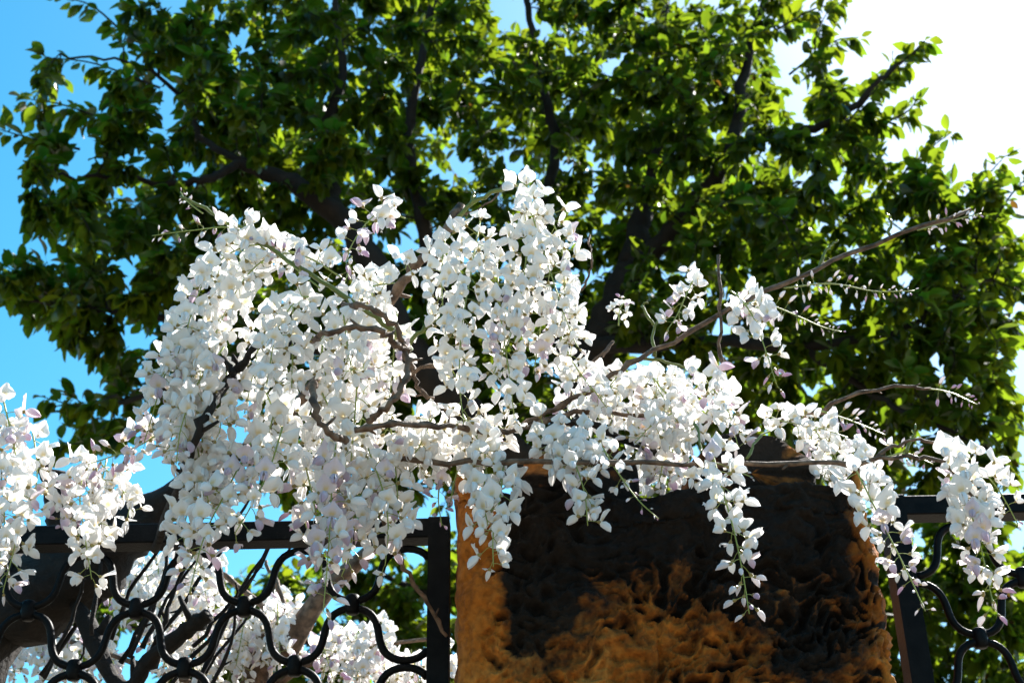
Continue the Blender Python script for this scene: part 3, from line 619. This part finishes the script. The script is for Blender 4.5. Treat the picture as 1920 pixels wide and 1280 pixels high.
for k in range(16):                                              # thin canes behind the fence
    x0 = r_.uniform(60, 420); y0 = r_.uniform(1180, 1300); ln = r_.uniform(180, 330); dx = r_.uniform(0.15, 0.75); Yk = r_.uniform(1.76, 1.95)
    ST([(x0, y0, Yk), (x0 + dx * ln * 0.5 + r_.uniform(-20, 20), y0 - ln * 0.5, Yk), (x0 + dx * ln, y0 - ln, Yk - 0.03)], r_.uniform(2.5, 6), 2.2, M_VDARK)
RC = lambda pts, **k: vn.raceme([at(*q) for q in pts], **k)
# cluster on the cut stem
RC([(985, 335, 1.49), (1000, 410, 1.47), (1035, 520, 1.46), (1062, 600, 1.46), (1082, 650, 1.46)], dens=158, opn=0.86, half=0.08, mauve=0.04)
RC([(1020, 390, 1.5), (1050, 450, 1.49), (1058, 540, 1.49), (1050, 640, 1.49)], dens=158, opn=0.9, mauve=0.05)
RC([(985, 400, 1.5), (985, 500, 1.47), (960, 620, 1.46), (925, 700, 1.45)], dens=158, opn=0.8, mauve=0.08)
RC([(900, 415, 1.51), (885, 500, 1.46), (865, 620, 1.44), (862, 720, 1.44), (870, 795, 1.44)], dens=158, opn=0.9, half=0.05, mauve=0.05)
RC([(835, 440, 1.52), (828, 520, 1.48), (835, 620, 1.46), (850, 700, 1.46)], dens=158, opn=1, mauve=0.03)
RC([(930, 480, 1.5), (940, 600, 1.46), (955, 700, 1.46), (965, 790, 1.47)], dens=158, opn=0.95, mauve=0.05)
RC([(1020, 560, 1.52), (1010, 640, 1.5), (1000, 700, 1.5)], dens=160, opn=0.8, mauve=0.2)
RC([(1040, 600, 1.52), (1075, 680, 1.5), (1120, 740, 1.5), (1150, 780, 1.52)], dens=160, opn=0.9, mauve=0.03)
RC([(760, 410, 1.5), (722, 395, 1.49), (690, 415, 1.48), (662, 455, 1.48), (648, 492, 1.48)], dens=150, opn=0.35, half=0.45, mauve=0.65)
RC([(770, 470, 1.5), (765, 485, 1.5), (760, 505, 1.5)], dens=150, opn=1, mauve=0)
RC([(660, 480, 1.49), (650, 520, 1.49), (640, 545, 1.49)], dens=170, opn=0, half=0.0, mauve=0.4, size=0.7)
# shoot tips with small buds
RC([(500, 470, 1.41), (440, 428, 1.41), (360, 432, 1.41), (285, 442, 1.41)], dens=170, opn=0.05, half=0.3, mauve=0.05, size=0.95, tip=0.4)
RC([(600, 540, 1.41), (540, 492, 1.41), (470, 440, 1.41)], dens=170, opn=0.0, half=0.2, mauve=0.5, size=0.75, tip=0.7)
RC([(380, 400, 1.41), (352, 378, 1.41), (338, 360, 1.41)], dens=260, opn=0, half=0, mauve=0.1, size=0.35)
# blossom mass over the fence
massL = [(350, 505), (400, 462), (470, 445), (560, 452), (625, 500), (742, 515), (752, 600), (748, 700), (765, 770), (760, 880), (700, 920), (600, 930), (520, 900), (430, 930), (350, 980), (300, 900), (265, 730), (290, 660), (335, 600)]
hole = (455, 590, 32, 38)
fill(vn, massL, 12, 1.42, 1.48, 110, 240, 0.5, 1, hole, dens=165, opn=0.93, half=0.05, mauve=0.03)
fill(vn, massL, 11, 1.48, 1.60, 110, 260, 0.5, 2, hole, dens=175, opn=0.95, half=0.05, mauve=0.05)
RC([(560, 475, 1.45), (470, 460, 1.42), (400, 500, 1.41), (365, 570, 1.40), (340, 650, 1.40), (300, 710, 1.41)], dens=170, opn=1, mauve=0.02)
RC([(640, 520, 1.46), (570, 480, 1.43), (510, 480, 1.42), (460, 520, 1.42), (420, 590, 1.42), (380, 680, 1.42)], dens=165, opn=1, mauve=0.02)
RC([(740, 530, 1.5), (690, 540, 1.48), (640, 580, 1.47), (600, 640, 1.46)], dens=165, opn=1, mauve=0.02)
RC([(600, 560, 1.42), (560, 560, 1.40), (520, 620, 1.39), (500, 720, 1.39)], dens=158, opn=1, mauve=0.02)
RC([(350, 640, 1.42), (310, 700, 1.42), (285, 780, 1.43), (270, 830, 1.44)], dens=170, opn=0.6, mauve=0.2)
RC([(420, 650, 1.41), (370, 720, 1.40), (340, 800, 1.40), (330, 870, 1.41)], dens=160, opn=0.7, mauve=0.15)
RC([(330, 790, 1.5), (270, 830, 1.5), (210, 855, 1.5), (165, 870, 1.5)], dens=170, opn=0.25, half=0.4, mauve=0.6)
# racemes hanging below it
RC([(630, 830, 1.44), (622, 920, 1.42), (616, 1030, 1.41), (606, 1145, 1.41)], dens=170, opn=0.62, half=0.2, mauve=0.45)
RC([(690, 840, 1.46), (718, 920, 1.45), (728, 990, 1.45), (722, 1060, 1.45)], dens=160, opn=0.95, mauve=0.12)
RC([(570, 860, 1.46), (590, 950, 1.45), (600, 1030, 1.45), (605, 1090, 1.45)], dens=170, opn=0.7, mauve=0.25)
RC([(660, 860, 1.48), (664, 950, 1.47), (655, 1040, 1.47), (640, 1080, 1.47)], dens=170, opn=0.7, mauve=0.3)
RC([(470, 830, 1.44), (430, 910, 1.42), (385, 1000, 1.41), (355, 1110, 1.41)], dens=170, opn=0.72, half=0.1, mauve=0.15)
RC([(530, 800, 1.43), (505, 880, 1.42), (470, 950, 1.41), (440, 1000, 1.41)], dens=160, opn=0.85, mauve=0.08)
RC([(400, 840, 1.46), (365, 920, 1.45), (345, 990, 1.45), (350, 1040, 1.45)], dens=170, opn=0.85, mauve=0.1)
RC([(730, 780, 1.5), (740, 860, 1.48), (745, 930, 1.48), (740, 980, 1.48)], dens=160, opn=1, mauve=0.03)
RC([(560, 920, 1.5), (568, 960, 1.5), (575, 990, 1.5)], dens=150, opn=0, half=0.2, mauve=0.8, size=0.8)
# beside the trunk
RC([(5, 745, 1.5), (25, 830, 1.48), (40, 920, 1.47), (30, 1010, 1.47), (5, 1110, 1.47)], dens=158, opn=0.8, mauve=0.08)
RC([(-20, 780, 1.5), (0, 880, 1.47), (8, 980, 1.46), (-5, 1080, 1.46)], dens=158, opn=0.9, mauve=0.05)
RC([(60, 800, 1.55), (70, 880, 1.54), (60, 960, 1.54)], dens=160, opn=0.9, mauve=0.1)
RC([(165, 845, 1.56), (150, 930, 1.53), (160, 1010, 1.52), (172, 1085, 1.52)], dens=185, opn=0.9, mauve=0.15)
RC([(200, 860, 1.58), (185, 940, 1.56), (190, 1020, 1.55)], dens=185, opn=0.95, mauve=0.1)
RC([(130, 880, 1.57), (125, 930, 1.56), (118, 990, 1.56)], dens=170, opn=0.3, half=0.4, mauve=0.8)
RC([(190, 870, 1.6), (225, 910, 1.6), (250, 960, 1.6)], dens=170, opn=1, mauve=0.03)
# between the mass and the pillar
fill(vn, [(755, 760), (830, 775), (1010, 770), (980, 830), (960, 880), (860, 885), (770, 885)], 8, 1.46, 1.6, 60, 100, 0.6, 4, None, dens=220, opn=1, mauve=0.03)
RC([(830, 880, 1.5), (822, 930, 1.5), (828, 985, 1.5)], dens=130, opn=0.0, half=0.3, mauve=0.85, size=0.85, tip=0.5)
RC([(860, 875, 1.5), (850, 910, 1.5), (845, 940, 1.5)], dens=130, opn=0.0, half=0.4, mauve=0.7, size=0.85, tip=0.5)
RC([(945, 860, 1.47), (938, 930, 1.45), (925, 1000, 1.44), (925, 1062, 1.44)], dens=175, opn=0.9, mauve=0.02)
RC([(905, 830, 1.5), (912, 880, 1.47), (905, 930, 1.46), (915, 985, 1.45)], dens=150, opn=0.95, mauve=0.02)
RC([(1040, 800, 1.5), (1070, 850, 1.46), (1095, 920, 1.44), (1102, 985, 1.44)], dens=158, opn=1, mauve=0.02)
RC([(1020, 800, 1.5), (1035, 835, 1.48), (1050, 880, 1.47)], dens=220, opn=1, mauve=0.02)
RC([(1090, 800, 1.5), (1100, 840, 1.48), (1110, 890, 1.47)], dens=170, opn=1, mauve=0.02)
RC([(1125, 830, 1.47), (1155, 880, 1.45), (1195, 935, 1.44), (1235, 972, 1.44)], dens=150, opn=0.2, half=0.25, mauve=0.05, size=0.8, tip=0.25)
RC([(1335, 845, 1.45), (1352, 910, 1.42), (1375, 990, 1.40), (1392, 1070, 1.40), (1405, 1150, 1.40)], dens=190, opn=0.5, half=0.2, mauve=0.12)
RC([(1290, 865, 1.45), (1292, 880, 1.45), (1290, 895, 1.45)], dens=120, opn=1, mauve=0, spread=0.8)
RC([(1600, 870, 1.45), (1630, 930, 1.43), (1670, 1010, 1.42), (1705, 1080, 1.42), (1735, 1145, 1.42)], dens=190, opn=0.45, half=0.3, mauve=0.12, tip=0.35)
RC([(1780, 840, 1.45), (1805, 920, 1.43), (1835, 1010, 1.42), (1865, 1145, 1.42)], dens=205, opn=0.62, half=0.2, mauve=0.12)
RC([(1800, 900, 1.44), (1820, 960, 1.43), (1835, 1020, 1.43)], dens=185, opn=0.9, mauve=0.08)
RC([(1810, 850, 1.46), (1850, 890, 1.45), (1880, 930, 1.45), (1910, 985, 1.45)], dens=140, opn=0.5, half=0.3, mauve=0.1, size=0.9, tip=0.4)
RC([(1360, 850, 1.5), (1380, 880, 1.5), (1412, 895, 1.5)], dens=160, opn=0, half=0.1, mauve=0.1, size=0.6, tip=0.4)
# blossom lying over the top of the pillar
massT = [(1000, 760), (1045, 650), (1090, 690), (1200, 680), (1320, 672), (1380, 720), (1500, 765), (1590, 830), (1600, 905), (1530, 850), (1440, 800), (1380, 800), (1340, 850), (1240, 880), (1180, 830), (1100, 800), (1010, 800)]
fill(vn, massT, 21, 1.56, 1.86, 50, 100, 0.9, 6, None, dens=158, opn=0.9, mauve=0.08, size=0.95)
fill(vn, [(1500, 770), (1590, 830), (1700, 870), (1720, 940), (1600, 900), (1520, 850)], 4, 1.6, 1.85, 45, 75, 0.9, 8, None, dens=160, opn=0.8, mauve=0.1, size=0.95)
RC([(1080, 690, 1.6), (1130, 720, 1.6), (1190, 740, 1.6), (1240, 780, 1.6)], dens=160, opn=0.9, mauve=0.05)
RC([(1295, 685, 1.56), (1330, 720, 1.55), (1365, 770, 1.54), (1385, 840, 1.53)], dens=160, opn=0.7, half=0.2, mauve=0.25)
RC([(1215, 690, 1.58), (1235, 730, 1.57), (1270, 790, 1.56)], dens=158, opn=0.95, mauve=0.05)
RC([(1420, 770, 1.58), (1470, 790, 1.57), (1530, 800, 1.57), (1590, 820, 1.57)], dens=160, opn=0.7, mauve=0.1)
RC([(1220, 830, 1.62), (1240, 870, 1.62), (1235, 905, 1.62)], dens=230, opn=0.7, mauve=0.3)
RC([(1540, 850, 1.6), (1548, 880, 1.6), (1542, 905, 1.6)], dens=230, opn=0.8, mauve=0.1)
RC([(1255, 820, 1.7), (1262, 860, 1.7), (1250, 915, 1.7)], dens=200, opn=0.9, mauve=0.1)
RC([(1200, 820, 1.75), (1212, 860, 1.75), (1222, 910, 1.75)], dens=200, opn=0.9, mauve=0.1)
RC([(1270, 770, 1.56), (1230, 790, 1.55), (1190, 830, 1.55)], dens=160, opn=0.7, mauve=0.1)
# along the long runner
RC([(1310, 505, 1.55), (1290, 545, 1.54), (1270, 590, 1.53), (1250, 620, 1.53)], dens=170, opn=0.6, half=0.3, mauve=0.2, size=0.82)
RC([(1380, 550, 1.54), (1410, 590, 1.53), (1430, 640, 1.52), (1458, 725, 1.52)], dens=170, opn=0.45, half=0.25, mauve=0.15, size=0.95)
RC([(1370, 545, 1.55), (1395, 565, 1.55), (1420, 590, 1.55)], dens=165, opn=1, mauve=0.05)
RC([(1160, 610, 1.6), (1162, 580, 1.6), (1175, 560, 1.6)], dens=280, opn=0.5, mauve=0.1, size=0.6)
RC([(1470, 540, 1.57), (1560, 532, 1.57), (1640, 546, 1.57), (1715, 545, 1.57)], dens=230, opn=0, half=0, mauve=0.1, size=0.72, tip=0.4)
RC([(1430, 565, 1.56), (1490, 590, 1.56), (1540, 612, 1.56), (1578, 622, 1.56)], dens=230, opn=0, half=0, mauve=0.1, size=0.68, tip=0.4)
RC([(1720, 432, 1.58), (1780, 415, 1.58), (1840, 400, 1.58)], dens=300, opn=0, half=0, mauve=0.05, size=0.6, tip=0.5)
RC([(1735, 728, 1.57), (1780, 735, 1.57), (1832, 758, 1.57)], dens=280, opn=0, half=0, mauve=0.2, size=0.65, tip=0.4)
RC([(1540, 770, 1.57), (1600, 790, 1.57), (1660, 815, 1.57)], dens=260, opn=0, half=0, mauve=0.1, size=0.7, tip=0.4)
RC([(1650, 860, 1.47), (1700, 850, 1.47), (1750, 870, 1.47)], dens=240, opn=0, half=0.1, mauve=0.1, size=0.7, tip=0.4)
vn.finish(300)

# ------------------------------------------------------------------ more wisteria behind the fence
v2 = at(420, 1300, 2.35); wist2 = thing('wisteria_vine', 'white wisteria hanging behind the iron fence bars, lower than the big blossom mass', 'wisteria', (v2.x, v2.y, 0))
vb2 = Vine(wist2, 9)
W = spline([np.array((v2.x, v2.y, 0.0)), np.array((v2.x + 0.03, v2.y, 1.0)), np.array(at(470, 1330, 2.33)), np.array(at(540, 1215, 2.3)), np.array(at(600, 1120, 2.26)), np.array(at(690, 1035, 2.2)), np.array(at(730, 985, 2.16))], 5)
mb = MB(); tube(mb, W, np.linspace(0.035, 0.007, len(W)), 9, rough=0.12, rng=vb2.rng); link('trunk', mb.mesh('trunk', [M_VINE], vb2.O), wist2)
for pts in ([(480, 1320, 2.33), (300, 1260, 2.3), (120, 1200, 2.3), (-40, 1180, 2.3)], [(560, 1190, 2.28), (420, 1080, 2.28), (330, 1010, 2.28), (300, 960, 2.28)], [(500, 1290, 2.32), (650, 1220, 2.3), (840, 1190, 2.3)], [(560, 1190, 2.28), (520, 1100, 2.28), (500, 1050, 2.28)]):
    vb2.stem(pts, 6, 3, M_VINE)
KW = dict(dens=160, opn=0.85, half=0.1, mauve=0.15)
fill(vb2, [(270, 1020), (330, 980), (415, 1000), (420, 1280), (260, 1290), (290, 1120)], 18, 2.2, 2.45, 110, 190, 0.2, 1, None, **KW)
fill(vb2, [(0, 1130), (100, 1150), (260, 1190), (300, 1300), (-20, 1300)], 14, 2.2, 2.5, 70, 120, 0.3, 2, None, **KW)
fill(vb2, [(420, 1120), (560, 1080), (560, 1240), (420, 1300)], 13, 2.2, 2.4, 70, 130, 0.3, 3, None, **KW)
fill(vb2, [(560, 1230), (620, 1140), (720, 1160), (800, 1200), (800, 1300), (560, 1300)], 16, 2.2, 2.4, 60, 120, 0.4, 5, None, **KW)
fill(vb2, [(200, 1040), (300, 1000), (300, 1150), (180, 1180)], 7, 2.2, 2.4, 60, 110, 0.3, 6, None, **KW)
vb2.raceme([at(*q) for q in ((600, 1190, 2.1), (612, 1230, 2.1), (630, 1290, 2.1))], dens=150, opn=0.1, half=0.4, mauve=0.9)
vb2.raceme([at(*q) for q in ((850, 1200, 2.2), (840, 1240, 2.2), (845, 1290, 2.2))], **KW)
vb2.finish(150)
